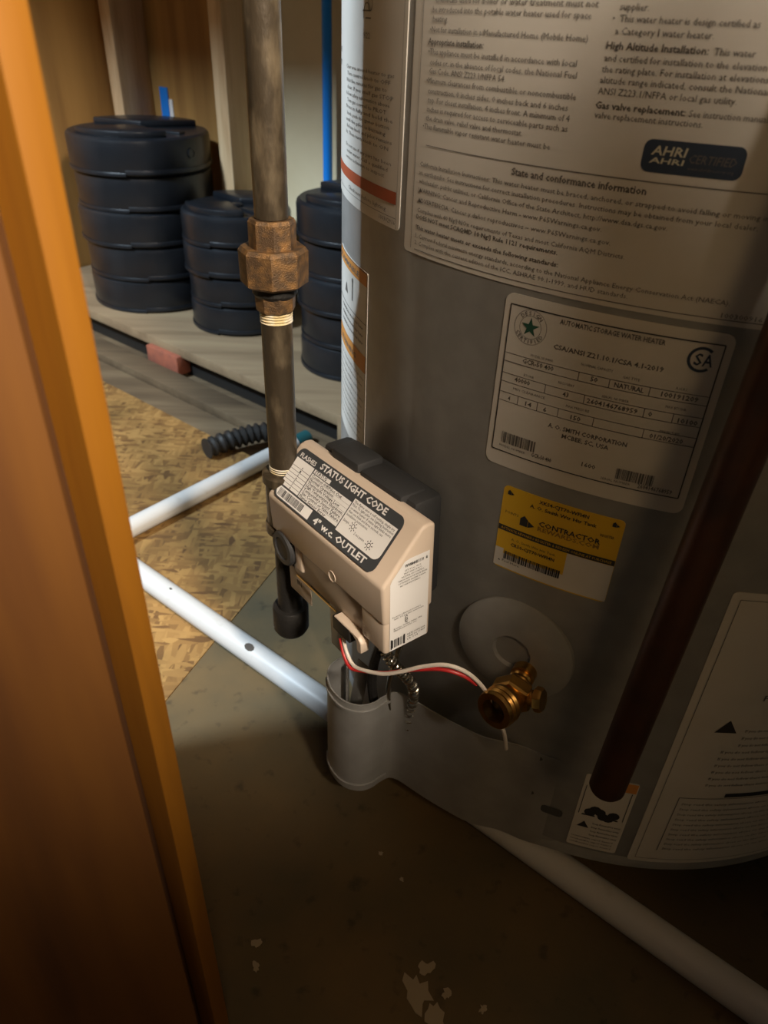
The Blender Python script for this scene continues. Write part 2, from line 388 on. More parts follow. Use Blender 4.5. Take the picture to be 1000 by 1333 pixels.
# blue water line against the back wall
bm = bmesh.new(); p = G(-1.052, 1.12); add_tube(bm, [(p.x, p.y, .052), (p.x, p.y, 2.3)], .009, 16)
tag(obj('water_line', bm, 'pex_blue'), 'bright blue plastic water line behind the water heater', 'pipe')

# front wall around the opening the camera looks through
# left side: thin stained jamb board, shadow groove, brown panel in front
HEAD_Z = 1.262; JX, JY = -0.0905, 0.2120
je1 = JX*E1.x + JY*E1.y; je2 = JX*E2.x + JY*E2.y        # inner corner of the jamb board
bm = bmesh.new(); add_box(bm, (je1 - .315, je2 - .0105, .0005), (je1, je2, HEAD_Z - .001), .0012, gframe)
jamb = struct(obj('trim_1', bm, 'stained_wood'))
bm = bmesh.new(); add_box(bm, (je1 - .315, je2 - .0190, .0005), (je1 - .028, je2 - .0106, HEAD_Z - .001), 0, gframe)
struct(obj('trim_2', bm, 'panel_wood', smooth=False))
# door leaf swung open towards the camera, its hinge edge against the jamb
dx, dy = -.50, -.866; hx, hy = je1 - .0030, je2 - .0200
def dframe(v): return gframe(Vector((hx + dx*v.x + dy*v.y, hy + dy*v.x - dx*v.y, v.z)))
bm = bmesh.new(); add_box(bm, (.0, .0, .004), (.86, .030, HEAD_Z - .006), .0015, dframe)
struct(obj('door_1', bm, 'panel_wood'))
# header above the opening
bm = bmesh.new(); add_box(bm, (-1.77, je2 - .03, HEAD_Z), (1.6, je2 + .03, 2.4), 0, gframe)
struct(obj('wall_front', bm, 'wall_ply', smooth=False))
# unseen blocker added beside the camera to shade the heater's right side
bm = bmesh.new(); add_box(bm, (.30, je2 - .03, .0002), (1.54, je2 + .03, 1.03), 0, gframe)
struct(obj('light_blocker', bm, 'wall_ply', smooth=False))

# ------------------------------------------------------------------ water heater
TC = Vector((0.237, 0.610, 0)); TR = 0.28; TB = 0.030
heater = thing('water_heater', 'large grey cylindrical water heater with paper instruction labels', 'water heater', (TC.x, TC.y, 0))
def tank(a, z, off=0.0):
    """arc length a (m) from the side facing the camera axis, height z -> local point on the jacket"""
    th = R(270) + a / TR; return Vector(((TR + off) * math.cos(th), (TR + off) * math.sin(th), z))
bm = bmesh.new()
add_lathe(bm, [(TR-.004, TB), (TR, TB+.002), (TR, TB+.010), (TR-.0012, TB+.012), (TR-.0012, TB+.014), (TR, TB+.016), (TR, 1.36), (TR-.008, 1.375)], seg=192)
obj('jacket', bm, 'tank_paint', heater, angle=50)
bm = bmesh.new(); add_lathe(bm, [(TR-.03, .020), (TR-.03, TB)], seg=64); obj('base_pan', bm, 'tank_dark', heater)
for k in range(3):
    a = R(40 + 120*k); bm = bmesh.new(); add_lathe(bm, [(.022, .0003), (.022, .0012), (.016, .004), (.016, .0205)], ((TR-.07)*math.cos(a), (TR-.07)*math.sin(a), 0), seg=20); obj('foot', bm, 'tank_dark', heater)
bm = bmesh.new(); add_lathe(bm, [(.05, 1.3755), (.05, 1.45), (.09, 1.47), (.05, 1.50)], seg=32); obj('draft_hood', bm, 'sheet_metal', heater)

def tank_label(name, a0, a1, z0, z1, m, parent, off=.0005, r=.004, n=40, label=None):
    """a thin sticker bent round the jacket, with rounded corners and a rim"""
    cols = []
    for i in range(n + 1):
        t = i / n; t = .5 - .5 * math.cos(math.pi * t) if r else t; a = a0 + (a1 - a0) * t
        d = min(a - a0, a1 - a); ins = r - math.sqrt(max(r*r - (r - d)**2, 0)) if d < r else 0.0
        cols.append((a, z0 + ins, z1 - ins))
    v = []; f = []
    for a, q0, q1 in cols: v += [tank(a, q0, 0), tank(a, q0, off), tank(a, q1, off), tank(a, q1, 0)]
    for i in range(n):
        b, c = 4*i, 4*i + 4; f += [(b+1, c+1, c+2, b+2), (b, c, c+1, b+1), (b+2, c+2, c+3, b+3)]
    f += [(0, 1, 2, 3), (4*n, 4*n+3, 4*n+2, 4*n+1)]
    o = raw(name, v, f, m, parent, smooth=True)
    if label: o['label'] = label
    return o
def tprint(off): return lambda x, y: tank(x, y, off)

BIG_TEXT = [
    ('chemicals used for boiler or water treatment must not', -0.2561, -0.1647, 0.6024, 0),
    ('be introduced into the potable water heater used for space', -0.2579, -0.1671, 0.5983, 0),
    ('heating.', -0.2573, -0.2461, 0.5945, 0),
    ('•Not for installation in a Manufactured Home (Mobile Home)', -0.2591, -0.1670, 0.5900, 0),
    ('Appropriate installation:', -0.2600, -0.2210, 0.5849, 1),
    ('•This appliance must be installed in accordance with local', -0.2595, -0.1704, 0.5806, 0),
    ('codes or, in the absence of local codes, the National Fuel', -0.2575, -0.1695, 0.5761, 0),
    ('Gas Code, ANSI Z223.1/NFPA 54.', -0.2577, -0.2061, 0.5722, 0),
    ('•Minimum clearances from combustible or noncombustible', -0.2596, -0.1682, 0.5679, 0),
    ('construction, 0 inches sides, 0 inches back and 6 inches', -0.2578, -0.1713, 0.5633, 0),
    ('top. For closet installation, 4 inches front. A minimum of 4', -0.2574, -0.1697, 0.5591, 0),
    ('inches is required for access to serviceable parts such as', -0.2578, -0.1698, 0.5549, 0),
    ('the drain valve, relief valve and thermostat.', -0.2580, -0.1930, 0.5507, 0),
    ('•This flammable vapor resistant water heater must be', -0.2604, -0.1772, 0.5466, 0),
    ('State and conformance information', -0.1962, -0.1284, 0.5332, 1),
    ('California Installation Instructions: This water heater must be braced, anchored, or strapped to avoid falling or moving in', -0.2609, -0.0750, 0.5280, 0),
    ('an earthquake. See instructions for correct installation procedures. Instructions may be obtained from your local dealer,', -0.2613, -0.0782, 0.5237, 0),
    ('wholesaler, public utilities, or California Office of the State Architect, http://www.dsa.dgs.ca.gov.', -0.2609, -0.1156, 0.5193, 0),
    ('   WARNING: Cancer and Reproductive Harm - www.P65Warnings.ca.gov.', -0.2612, -0.1451, 0.5146, 0),
    ('   ADVERTENCIA: Cáncer y daños reproductivos – www.P65Warnings.ca.gov.', -0.2611, -0.1396, 0.5092, 0),
    ('Complies with 40 Ng/J NOx requirements of Texas and most California AQM Districts.', -0.2609, -0.1317, 0.5040, 0),
    ('DOES NOT meet SCAQMD 10 Ng/J Rule 1121 requirements.', -0.2615, -0.1648, 0.5003, 1),
    ('This water heater meets or exceeds the following standards:', -0.2614, -0.1635, 0.4945, 1),
    ('1. Current Federal minimum energy standards, according to the National Appliance Energy Conservation Act (NAECA).', -0.2613, -0.0802, 0.4899, 0),
    ('2. Complies with the current edition of the ICC, ASHRAE 90.1-1999, and HUD standards.', -0.2618, -0.1263, 0.4859, 0),
    ('100300916', -0.0825, -0.0642, 0.4839, 0),
    ('supplier.', -0.1553, -0.1433, 0.6018, 0),
    ('•  This water heater is design certified as', -0.1576, -0.0997, 0.5977, 0),
    ('a Category I water heater.', -0.1556, -0.1157, 0.5933, 0),
    ('High Altitude Installation:', -0.1583, -0.1163, 0.5880, 1),
    ('This water', -0.1142, -0.0985, 0.5879, 0),
    ('and certified for installation to the elevation', -0.1581, -0.0930, 0.5835, 0),
    ('the rating plate. For installation at elevations', -0.1585, -0.0911, 0.5794, 0),
    ('altitude range indicated, consult the National', -0.1584, -0.0898, 0.5753, 0),
    ('ANSI Z223.1/NFPA or local gas utility.', -0.1585, -0.1008, 0.5711, 0),
    ('Gas valve replacement:', -0.1586, -0.1196, 0.5656, 1),
    ('See instruction manual', -0.1181, -0.0871, 0.5655, 0),
    ('valve replacement instructions.', -0.1582, -0.1115, 0.5618, 0),
]
PLATE_TEXT = [
    ('AUTOMATIC STORAGE WATER HEATER', -0.1572, -0.1034, 0.4665, 1),
    ('CSA/ANSI Z21.10.1/CSA 4.1-2019', -0.1584, -0.1011, 0.4527, 1),
    ('MODEL NUMBER', -0.1703, -0.1571, 0.4451, 0),
    ('GCR-50 400', -0.1746, -0.1562, 0.4402, 1),
    ('NOMINAL CAPACITY', -0.1418, -0.1251, 0.4474, 0),
    ('50', -0.1355, -0.1318, 0.4401, 1),
    ('GAS TYPE', -0.1196, -0.1110, 0.4455, 0),
    ('NATURAL', -0.1229, -0.1078, 0.4398, 1),
    ('A.H.R.I.', -0.0932, -0.0874, 0.4449, 0),
    ('100191209', -0.0992, -0.0811, 0.4399, 1),
    ('BTU/HR', -0.1726, -0.1664, 0.4328, 0),
    ('40000', -0.1778, -0.1682, 0.4282, 1),
    ('RECOVERY', -0.1522, -0.1432, 0.4343, 0),
    ('43', -0.1487, -0.1453, 0.4278, 1),
    ('SERIAL NUMBER', -0.1279, -0.1137, 0.4326, 0),
    ('2604146768959', -0.1351, -0.1083, 0.4276, 1),
    ('0', -0.1028, -0.1009, 0.4277, 1),
    ('MAX BTU/HR', -0.0955, -0.0853, 0.4341, 0),
    ('10100', -0.0879, -0.0781, 0.4271, 1),
    ('MIN CLEARANCE', -0.1778, -0.1581, 0.4230, 0),
    ('4', -0.1802, -0.1787, 0.4157, 1),
    ('14', -0.1691, -0.1652, 0.4158, 1),
    ('6', -0.1581, -0.1560, 0.4157, 1),
    ('MAX PRESSURE', -0.1456, -0.1327, 0.4221, 0),
    ('150', -0.1419, -0.1363, 0.4156, 1),
    ('MANUFACTURED', -0.0951, -0.0851, 0.4199, 0),
    ('01/20/2020', -0.0994, -0.0824, 0.4156, 1),
    ('A. O. SMITH CORPORATION', -0.1536, -0.1093, 0.4073, 1),
    ('MCBEE, SC, USA', -0.1447, -0.1183, 0.4030, 1),
    ('1600', -0.1306, -0.1228, 0.3892, 1),
    ('MODEL NUMBER', -0.1815, -0.1643, 0.3855, 0),
    ('GCR-50 400', -0.1604, -0.1480, 0.3856, 1),
    ('SERIAL NUMBER', -0.1188, -0.1025, 0.3844, 0),
    ('2604146768959', -0.0985, -0.0802, 0.3842, 1),
]
YELLOW_TEXT = [
    ('XKS4-CJT70-WFI4N', -0.1503, -0.1197, 0.3562, 1),
    ('A. O. Smith Wtr Htr Tank', -0.1555, -0.1143, 0.3516, 1),
    ('CONTRACTOR', -0.1481, -0.1101, 0.3406, 1),
    ('REWARDS.COM', -0.1483, -0.1103, 0.3370, 2),
    ('A. O. Smith Wtr Htr Tank', -0.1638, -0.1343, 0.3226, 0),
    ('CR50-CJT70-WFI4N', -0.1638, -0.1343, 0.3183, 1),
    ('Peel Here', -0.1678, -0.1558, 0.3041, 0),
    ('POINTS', -0.1706, -0.1617, 0.3415, 0),
    ('REGISTER', -0.1112, -0.1031, 0.3467, 0),
]
# the big instruction label
big = tank_label('instruction_label', -0.2725, 0.12, 0.4803, 0.86, 'paper', heater, r=.003, n=90, label='large cream instruction label full of small print')
p = Print()
for s, a, b, z, bold in BIG_TEXT:
    h = .0033 if s.startswith('State') else (.0027 if bold else .0026)
    if z < .5335 and not s.startswith('State'): h = .0023
    p.text(s, a, b, z, h, bold)
p.warn(-.2593, .5146, .0013); p.warn(-.2591, .5092, .0013)
p.build('print', 'ink_soft', big, tprint(.00075))
p = Print(); p.hline(-.2618, .11, .4830, .0004, 60); p.hline(-.2568, .10, .5388, .0004, 60); p.vline(-.2655, .483, .86, .00035)
p.build('frame_line', 'ink_soft', big, tprint(.00075))
tank_label('badge', -.1336, -.0911, .5428, .5560, 'ink_navy', big, off=.0007, r=.0035, n=24)
p = Print(); p.text('AHRI', -.1300, -.1155, .5500, .0036, 1, .18); p.text('AHRI', -.1302, -.1157, .5467, .0022, 1, .18); p.build('badge_print', 'ink_silver', big, tprint(.0009))
p = Print(); p.text('CERTIFIED', -.1140, -.0945, .5480, .0034, 2, .18); p.text('www.ahridirectory.org', -.1135, -.0945, .5452, .0014, 0); p.build('badge_print', 'ink_soft', big, tprint(.0009))

# the left-hand label with the red band
lft = tank_label('lighting_label', -0.470, -0.2790, 0.4890, 0.86, 'paper', heater, r=.003, n=50, label='pale label with red band at the left of the big one')
lft_lines = ['Clear area around heater to gas', 'Turn control knob to OFF', 'Wait five minutes for gas to', 'clear. If you smell gas STOP', 'follow safety information above', 'Turn gas control to PILOT', 'Press in fully and hold the', 'knob, push the igniter button', 'until the pilot is burning', 'Release knob and pilot remains', 'lit. Then turn knob to ON', '', 'Do not use if any part has been', 'under water. Call a qualified', 'service technician to inspect']
p = Print()
for i, s in enumerate(lft_lines):
    if s: p.text(s, -.375 + .003 * (i % 2), -.2905 - .004 * ((i*7) % 3), .5675 - .0037*i, .0021, 0)
p.text('FOR YOUR SAFETY', -.46, -.40, .5675, .003, 1); p.text('9/22', -.3345, -.3235, .5845, .0030, 0)
p.text('DO NOT REMOVE', -.462, -.40, .575, .003, 0); p.text('THIS LABEL', -.462, -.41, .585, .003, 0)
p.text('Check vent before lighting', -.365, -.295, .4975, .0024, 0); p.text('100302916', -.3035, -.2835, .4915, .0026, 0)
p.build('print', 'ink_soft', lft, tprint(.00075))
p = Print(); p.hline(-.46, -.2828, .4953, .0003, 30); p.vline(-.2825, .4895, .86, .0003)
p.ring(-.329, .596, .0052, .0058, 20, 200, 14); p.rect(-.336, .5975, -.324, .5982); p.rect(-.331, .594, -.3225, .5947); p.ring(-.324, .601, .003, .0036, 0, 360, 12)
p.build('frame_line', 'ink_soft', lft, tprint(.00075))
p = Print(); p.band(-.46, -.2832, .5030, .5100, 30); p.build('red_band', 'ink_red', lft, tprint(.00072))

# the warning sticker low at the left edge
wl = tank_label('warning_label', -0.400, -0.3185, 0.3080, 0.4525, 'paper', heater, r=.002, n=30, label='white sticker with two orange bands at the left edge')
for z0, z1 in ((.4430, .4525), (.3800, .3930)):
    p = Print(); p.band(-.3995, -.319, z0, z1, 16); p.build('orange_band', 'ink_orange', wl, tprint(.0007))
p = Print()
for i in range(10): p.text('keep clear of vapors and flames at all times', -.397, -.322 - .003*(i % 3), .3735 - .0058*i, .0022)
for i in range(3): p.text('WARNING do not store near heater', -.385, -.325, .4110 - .0055*i, .0024, 1)
p.text('FLAMMABLE', -.395, -.335, .4455, .0035, 1); p.text('WARNING', -.390, -.340, .3840, .0038, 1)
p.frame(-.3990, .3095, -.3195, .4520, .0005); p.hline(-.399, -.3195, .4165, .0005)
p.warn(-.370, .4250, .0045); p.rect(-.352, .424, -.350, .437); p.ring(-.351, .4385, 0, .0018, 0, 360, 10)
p.build('print', 'ink_soft', wl, tprint(.0008))

# the rating plate
rp = tank_label('rating_label', -0.1900, -0.0722, 0.3725, 0.4765, 'paper', heater, r=.005, n=40, label='cream rating label with star mark and ruled boxes')
p = Print()
for s, a, b, z, bold in PLATE_TEXT: p.text(s, a, b, z, .0026 if bold else .0014, 1 if bold else 0)
p.bars(-.1805, -.1590, .3885, .3955, 3); p.bars(-.1112, -.0910, .3868, .3935, 8)
p.build('print', 'ink_soft', rp, tprint(.00085))
p = Print(); p.frame(-.1862, .3825, -.0763, .4708, .0006)
for z in (.4435, .4386, .4316, .4264, .4200, .4147): p.hline(-.1858, -.0765, z, .0003)
for a, z0, z1 in ((-.1421, .4386, .4435), (-.1256, .4386, .4435), (-.1051, .4386, .4435), (-.1590, .4264, .4316), (-.1367, .4264, .4316), (-.1051, .4264, .4316), (-.0906, .4264, .4316),
                  (-.1739, .4147, .42), (-.1618, .4147, .42), (-.1494, .4147, .42), (-.1294, .4147, .42), (-.1028, .4147, .42)): p.vline(a, z0, z1, .0003)
p.ring(-.1731, .4606, .0094, .0096); p.ring(-.1731, .4606, .0062, .0064)
p.build('frame_line', 'ink', rp, tprint(.00085))
p = Print(); p.star(-.1731, .4606, .0055); p.build('star_mark', 'ink_green', rp, tprint(.0009))
p = Print()
for word, mid, sgn in (('DESIGN', 90, -1), ('CERTIFIED', 270, 1)):
    for i, ch in enumerate(word):
        a = R(mid + sgn * (i - (len(word)-1)/2) * (17 if sgn < 0 else 15)); cx, cy = -.1731 + .0078*math.cos(a), .4606 + .0078*math.sin(a)
        v, f, q0, q1 = glyphs(ch, 1); t = a - R(90) if sgn < 0 else a + R(90); k = .0030; n = len(p.v); w_ = (q0 + q1) / 2
        p.v += [(cx + k*((x-w_)*math.cos(t) - (y-.35)*math.sin(t)), cy + k*((x-w_)*math.sin(t) + (y-.35)*math.cos(t))) for x, y in v]; p.f += [tuple(j + n for j in q) for q in f]
p.build('print', 'ink_soft', rp, tprint(.0009))
def csa(p, cx, cy, r):
    p.ring(cx, cy, r*.78, r, 48, 312, 26); p.text('S', cx - .50*r, cx + .08*r, cy - .46*r, .92*r, 1); p.text('A', cx + .12*r, cx + .84*r, cy - .46*r, .92*r, 1)
p = Print(); csa(p, -.0853, .4622, .0066); p.build('certification_mark', 'ink_navy', rp, tprint(.0009))

# the yellow sticker
ys = tank_label('rebate_label', -0.1740, -0.0990, 0.2985, 0.3605, 'ink_yellow', heater, r=.003, n=30, label='yellow coupon sticker below the rating label')
p = Print(); p.band(-.1738, -.1275, .2995, .3105, 10); p.band(-.1738, -.168, .3105, .3140, 3); p.band(-.1275, -.0992, .2995, .3275, 8)
p.build('white_area', 'paper', ys, tprint(.0007))
p = Print(); p.band(-.1738, -.0992, .3278, .3318, 16); p.build('black_band', 'ink', ys, tprint(.0008))
p = Print(); p.text('ACTIVATE REWARDS REGISTER & REDEEM ONLINE AT PURCHASE', -.172, -.101, .3290, .0018); p.build('band_print', 'ink_yellow', ys, tprint(.00095))
p = Print(); p2 = Print()
for s, a, b, z, bold in YELLOW_TEXT: (p2 if bold == 2 else p).text(s, a, b, z, .0036 if s == 'CONTRACTOR' else (.0030 if bold == 2 else (.0024 if bold else .0018)), 1 if bold else 0)
def house(p, cx, cy, s): p.poly([(cx-s, cy-s*.8), (cx+.2*s, cy-s*.8), (cx+.2*s, cy+.4*s), (cx-.4*s, cy+s), (cx-s, cy+.4*s)]); p.poly([(cx+.3*s, cy-.8*s), (cx+1.3*s, cy-.3*s), (cx+.3*s, cy+.3*s)])
house(p, -.1560, .3398, .0042); house(p, -.1690, .3565, .0019); house(p, -.1040, .3568, .0019)
p.bars(-.1672, -.1292, .3068, .3130, 21); p.warn(-.170, .304, .0008)
p.build('print', 'ink', ys, tprint(.00095)); p2.build('print', 'ink_brown', ys, tprint(.00095))

# the small sticker low on the jacket and the big lower-right label
sl = tank_label('safety_label', -0.0790, -0.0405, 0.0480, 0.1370, 'paper', heater, r=.002, n=16, label='small sticker with dark pictograms below the discharge pipe')
p = Print(); p.band(-.060, -.0412, .126, .1365, 6); p.build('orange_band', 'ink_orange', sl, tprint(.0007))
p = Print(); p.rect(-.074, .089, -.047, .0905); p.vline(-.0765, .09, .125, .0005); p.vline(-.0435, .09, .125, .0005)
for i in range(6): p.ring(-.0685 + .0035*i, .094 + .004*math.sin(i*1.3), 0, .0045, 0, 360, 10)
p.warn(-.0705, .074, .0045)
for i in range(4): p.text('keep flammables away', -.064, -.043, .080 - .005*i, .0022)
for i in range(3): p.text('combustible vapor hazard', -.077, -.045, .060 - .004*i, .0018)
p.build('print', 'ink', sl, tprint(.0008))
lr = tank_label('operating_label', -0.0300, 0.2200, 0.0430, 0.3250, 'paper', heater, r=.003, n=60, label='big cream operating label at the lower right')
p = Print(); p.warn(.001, .2025, .0075); p.build('warning_triangle', 'ink', lr, tprint(.0008))
p = Print(); p.band(.0065, .05, .274, .2830, 6); p.build('dark_mark', 'ink', lr, tprint(.0008))
p = Print(); p.band(.022, .08, .130, .1345, 6); p.build('dark_mark', 'ink', lr, tprint(.0008))
p = Print(); p.ring(.012, .296, .0050, .0062); p.ring(.020, .303, .0050, .0062, 0, 200)
for i in range(9): p.text('If you do not follow these instructions exactly a fire', .014 - .010*(i > 2), .085 - .004*(i % 3), .2035 - .0075*i, .0028)
for i in range(10): p.text('Stop read the safety information above on this label now', -.007, .09 - .006*(i % 3), .1200 - .0065*i, .0026)
p.text('FOR YOUR SAFETY', .016, .085, .2350, .005, 1); p.vline(-.0105, .06, .1285, .0006); p.hline(-.0105, .21, .1285, .0006)
p.frame(-.0245, .048, .215, .3195, .0004)
p.build('print', 'ink_soft', lr, tprint(.0008))

# vents near the base
for a, z in ((-.1143, .1372), (-.1144, .0951)):
    bm = bmesh.new(); q = tank(a, z); d = Vector((q.x, q.y, 0)).normalized(); add_lathe(bm, [(.0030, -.001), (.0030, .0008), (.0022, .0012)], q, d, 14); obj('screw_hole', bm, 'tank_dark', heater)
p = Print(); p.roundrect(-.1045, .0765, -.0875, .0855, .003); o = p.build('vent_slot', 'tank_dark', heater, tprint(.0006))

# bulged access cover at the foot of the jacket: sheet metal on edge
cv = [(.150, .3452), (.128, .3515), (.108, .3600), (.084, .3655), (.062, .3775), (.045, .3885), (.031, .3985), (.022, .4045), (.014, .4060), (.006, .4010), (-.001, .3950), (-.010, .3915), (-.021, .3930), (-.030, .3990), (-.037, .4085), (-.0405, .4190), (-.0405, .4290), (-.0365, .4370), (-.030, .4420), (-.0245, .4390), (-.0255, .4310)]
cpts = spline([Vector((x, y, 0)) - TC for x, y in cv], 5)
def sheet_wall(name, pts, zl, zh, t, m, parent):
    v = []; f = []; n = len(pts)
    for i, q in enumerate(pts):
        tg = (pts[min(i+1, n-1)] - pts[max(i-1, 0)]).normalized(); nn = Vector((tg.y, -tg.x, 0)) * t / 2
        for s in (1, -1):
            v += [q + nn*s + EZ*zl, q + nn*s + EZ*zh]
    for i in range(n - 1):
        a, b = 4*i, 4*i + 4; f += [(a, b, b+1, a+1), (a+2, a+3, b+3, b+2), (a+1, b+1, b+3, a+3), (a, a+2, b+2, b)]
    f += [(0, 1, 3, 2), (4*n-4, 4*n-2, 4*n-1, 4*n-3)]
    return raw(name, v, f, m, parent, smooth=True)
ac = sheet_wall('access_cover', cpts, .031, .1425, .0012, 'sheet_metal', heater); ac['label'] = 'bulged grey sheet metal cover at the foot of the heater'
for zz in (.0385, .1345):
    rib = [q for q in cpts if (q + TC).x < .012][:-22]
    sheet_wall('rib', [q + (q + Vector((.245, .195, 0))).normalized() * .0009 for q in rib], zz - .0014, zz + .0014, .0020, 'sheet_metal', ac)
bm = bmesh.new(); add_box(bm, (-.006, -.0006, 0), (.007, .0006, .060), .0005); bmesh.ops.transform(bm, matrix=Matrix.Translation(Vector((-.018, .428, .098)) - TC) @ Matrix.Rotation(R(-40), 4, 'Z') @ Matrix.Rotation(R(8), 4, 'Y'), verts=bm.verts[:])
obj('tab', bm, 'sheet_metal', heater)

# round plate round the drain valve
q = tank(-.149, .2345); d = Vector((q.x, q.y, 0)).normalized()
bm = bmesh.new(); add_lathe(bm, [(.0425, -.006), (.0425, .0008), (.040, .0030), (.024, .0048), (.014, .0050), (.013, .002)], q, d, 48); obj('escutcheon', bm, 'tank_paint', heater)

# ------------------------------------------------------------------ brass drain valve
q = tank(-.1370, .2237) + TC; d = Vector((q.x - TC.x, q.y - TC.y, 0)).normalized()
dv = thing('drain_valve', 'small brass drain valve sticking out low on the water heater', 'valve', q + d * .002)
side = Vector((-d.y, d.x, 0)); 
bm = bmesh.new(); add_lathe(bm, [(.0085, .0032), (.0085, .010), (.0072, .0105), (.0080, .013), (.0072, .0145), (.0080, .017), (.0072, .0185), (.0085, .021), (.0085, .030)], (0, 0, 0), d, 24); obj('shank', bm, 'brass', dv)
bm = bmesh.new(); add_lathe(bm, [(.0135, .022), (.0145, .024), (.0145, .031), (.0135, .033)], (0, 0, 0), d, 6); obj('hex_body', bm, 'brass', dv, smooth=False)
ax = (d * .93 + EZ * .10 - side * .25).normalized()
bm = bmesh.new(); add_lathe(bm, [(.010, -.004), (.0105, .004), (.0125, .0055), (.0135, .009), (.0125, .011), (.0135, .013), (.0125, .015), (.0135, .017), (.0128, .0195), (.0085, .0197), (.0080, .010), (.001, .0098)], d * .031, ax, 28); obj('outlet', bm, 'brass', dv)
bm = bmesh.new(); add_lathe(bm, [(.0079, .0099), (.0079, .0104), (.001, .0106)], d * .031, ax, 24); obj('bore', bm, 'rubber_black', dv)
bm = bmesh.new(); add_lathe(bm, [(.0055, -.0165), (.0055, -.004)], d * .028 , -EZ * .3 - side, 16); obj('stem', bm, 'brass', dv)
bm = bmesh.new(); add_lathe(bm, [(.0075, -.0215), (.0085, -.0195), (.0085, -.0165), (.0065, -.015)], d * .028, -EZ * .3 - side, 8); obj('stem_nut', bm, 'brass', dv)

# ------------------------------------------------------------------ gas control valve
WV = Vector((-0.614, 0.789, 0)); NV = Vector((-0.789, -0.614, 0))
vorg = TC + NV * .325 + WV * .010 + EZ * .240
valve = thing('gas_control_valve', 'beige plastic gas control valve with slanted status label on the water heater', 'gas valve', vorg, (0, R(-3.2), math.atan2(-.789, .614)))
# local axes: x to the right as seen from the front, y towards the tank, z up
prof = [(-.0195, .0225), (-.0212, .0545), (.0100, .0885), (.0150, .0900), (.0215, .0890), (.0215, .0225)]
bm = bmesh.new(); add_prism(bm, prof, 'X', -.0750, .0735, .0042, 4); cover = obj('cover', bm, 'beige_plastic', valve, angle=60)
bm = bmesh.new(); add_prism(bm, [(-.0188, -.0030), (-.0190, .0300), (.0200, .0300), (.0200, -.0030)], 'X', .046, .0731, .0025, 3); obj('end_block', bm, 'beige_plastic', valve, angle=60)
bm = bmesh.new(); add_prism(bm, [(-.0150, -.0080), (-.0170, .0260), (.0190, .0260), (.0190, -.0080)], 'X', -.052, .046, .0018, 2); base = obj('base', bm, 'beige_dark', valve, angle=60)
bm = bmesh.new(); add_box(bm, (-.046, -.0166, -.0085), (.010, -.0158, -.0070)); obj('edge_trim', bm, 'gold', base, smooth=False)
bm = bmesh.new(); add_box(bm, (-.060, .0216, .010), (.052, .046, .0915), .004); obj('back_body', bm, 'charcoal_plastic', valve)
bm = bmesh.new(); add_box(bm, (-.042, .0165, .080), (-.0065, .040, .0970), .003); obj('back_cap', bm, 'charcoal_plastic', valve)
bm = bmesh.new(); add_box(bm, (-.006, .0172, .080), (.042, .040, .0935), .003); obj('back_cap', bm, 'charcoal_plastic', valve)
bm = bmesh.new(); add_lathe(bm, [(.020, .046), (.020, .052), (.013, .053), (.013, .066)], (0, 0, .045), (0, 1, 0), 28); obj('spud', bm, 'black_iron', valve)
bm = bmesh.new(); add_lathe(bm, [(.0150, .020), (.0150, -.0195), (.0138, -.0212), (.0100, -.0216), (.0090, -.0205), (.001, -.0203)], (-.0590, 0, .0120), (0, 1, 0), 32); obj('inlet_boss', bm, 'charcoal_plastic', valve)
bm = bmesh.new(); add_box(bm, (-.0455, -.0178, .0000), (-.0340, -.0110, .0260), .0025, seg=3); obj('cover_lobe', bm, 'beige_plastic', cover)
# screw recess on the cover
bm = bmesh.new(); add_lathe(bm, [(.0046, -.0214), (.0042, -.0219), (.0034, -.0214), (.0034, -.0210), (.0005, -.0209)], (.0150, 0, .0300), (0, 1, 0), 24); obj('screw_ring', bm, 'beige_plastic', cover)
bm = bmesh.new(); add_lathe(bm, [(.0033, -.02115), (.0033, -.0213), (.0005, -.02132)], (.0150, 0, .0300), (0, 1, 0), 20); obj('screw_recess', bm, 'charcoal_plastic', cover)
# wire plug with its clip
bm = bmesh.new(); add_box(bm, (.014, -.0225, -.0170), (.036, -.0140, -.0050), .001); obj('plug', bm, 'rubber_black', valve)
bm = bmesh.new(); add_prism(bm, [(.016, -.004), (.046, -.004), (.050, -.008), (.050, -.0165), (.047, -.0180), (.0445, -.0165), (.044, -.0090), (.040, -.0065), (.016, -.0065)], 'Y', -.0220, -.0150, .0006, 1); obj('plug_clip', bm, 'beige_plastic', valve)
p = Print(); p.ring(.0500, .0060, .0030, .0035, 40, 330, 14); p.rect(.0490, .001, .0510, .0022); p.build('embossed_mark', 'beige_dark', valve, lambda x, y: Vector((x, -.01915, y)))
bm = bmesh.new(); add_box(bm, (-.062, -.0140, -.0300), (-.030, -.0130, -.0060), .0004); lt = obj('inlet_tag', bm, 'beige_dark', valve)
p = Print(); p.text('IN', -.050, -.043, -.0200, .005, 1); p.build('print', 'ink', lt, lambda x, y: Vector((x, -.0142, y)))
bm = bmesh.new(); add_box(bm, (-.004, -.0130, -.0500), (.012, -.0120, -.0080), .0004); obj('bracket_strip', bm, 'sheet_metal', valve)
bm = bmesh.new(); add_box(bm, (-.056, -.010, -.020), (.040, .016, -.0078), .003); obj('underside', bm, 'charcoal_plastic', valve)

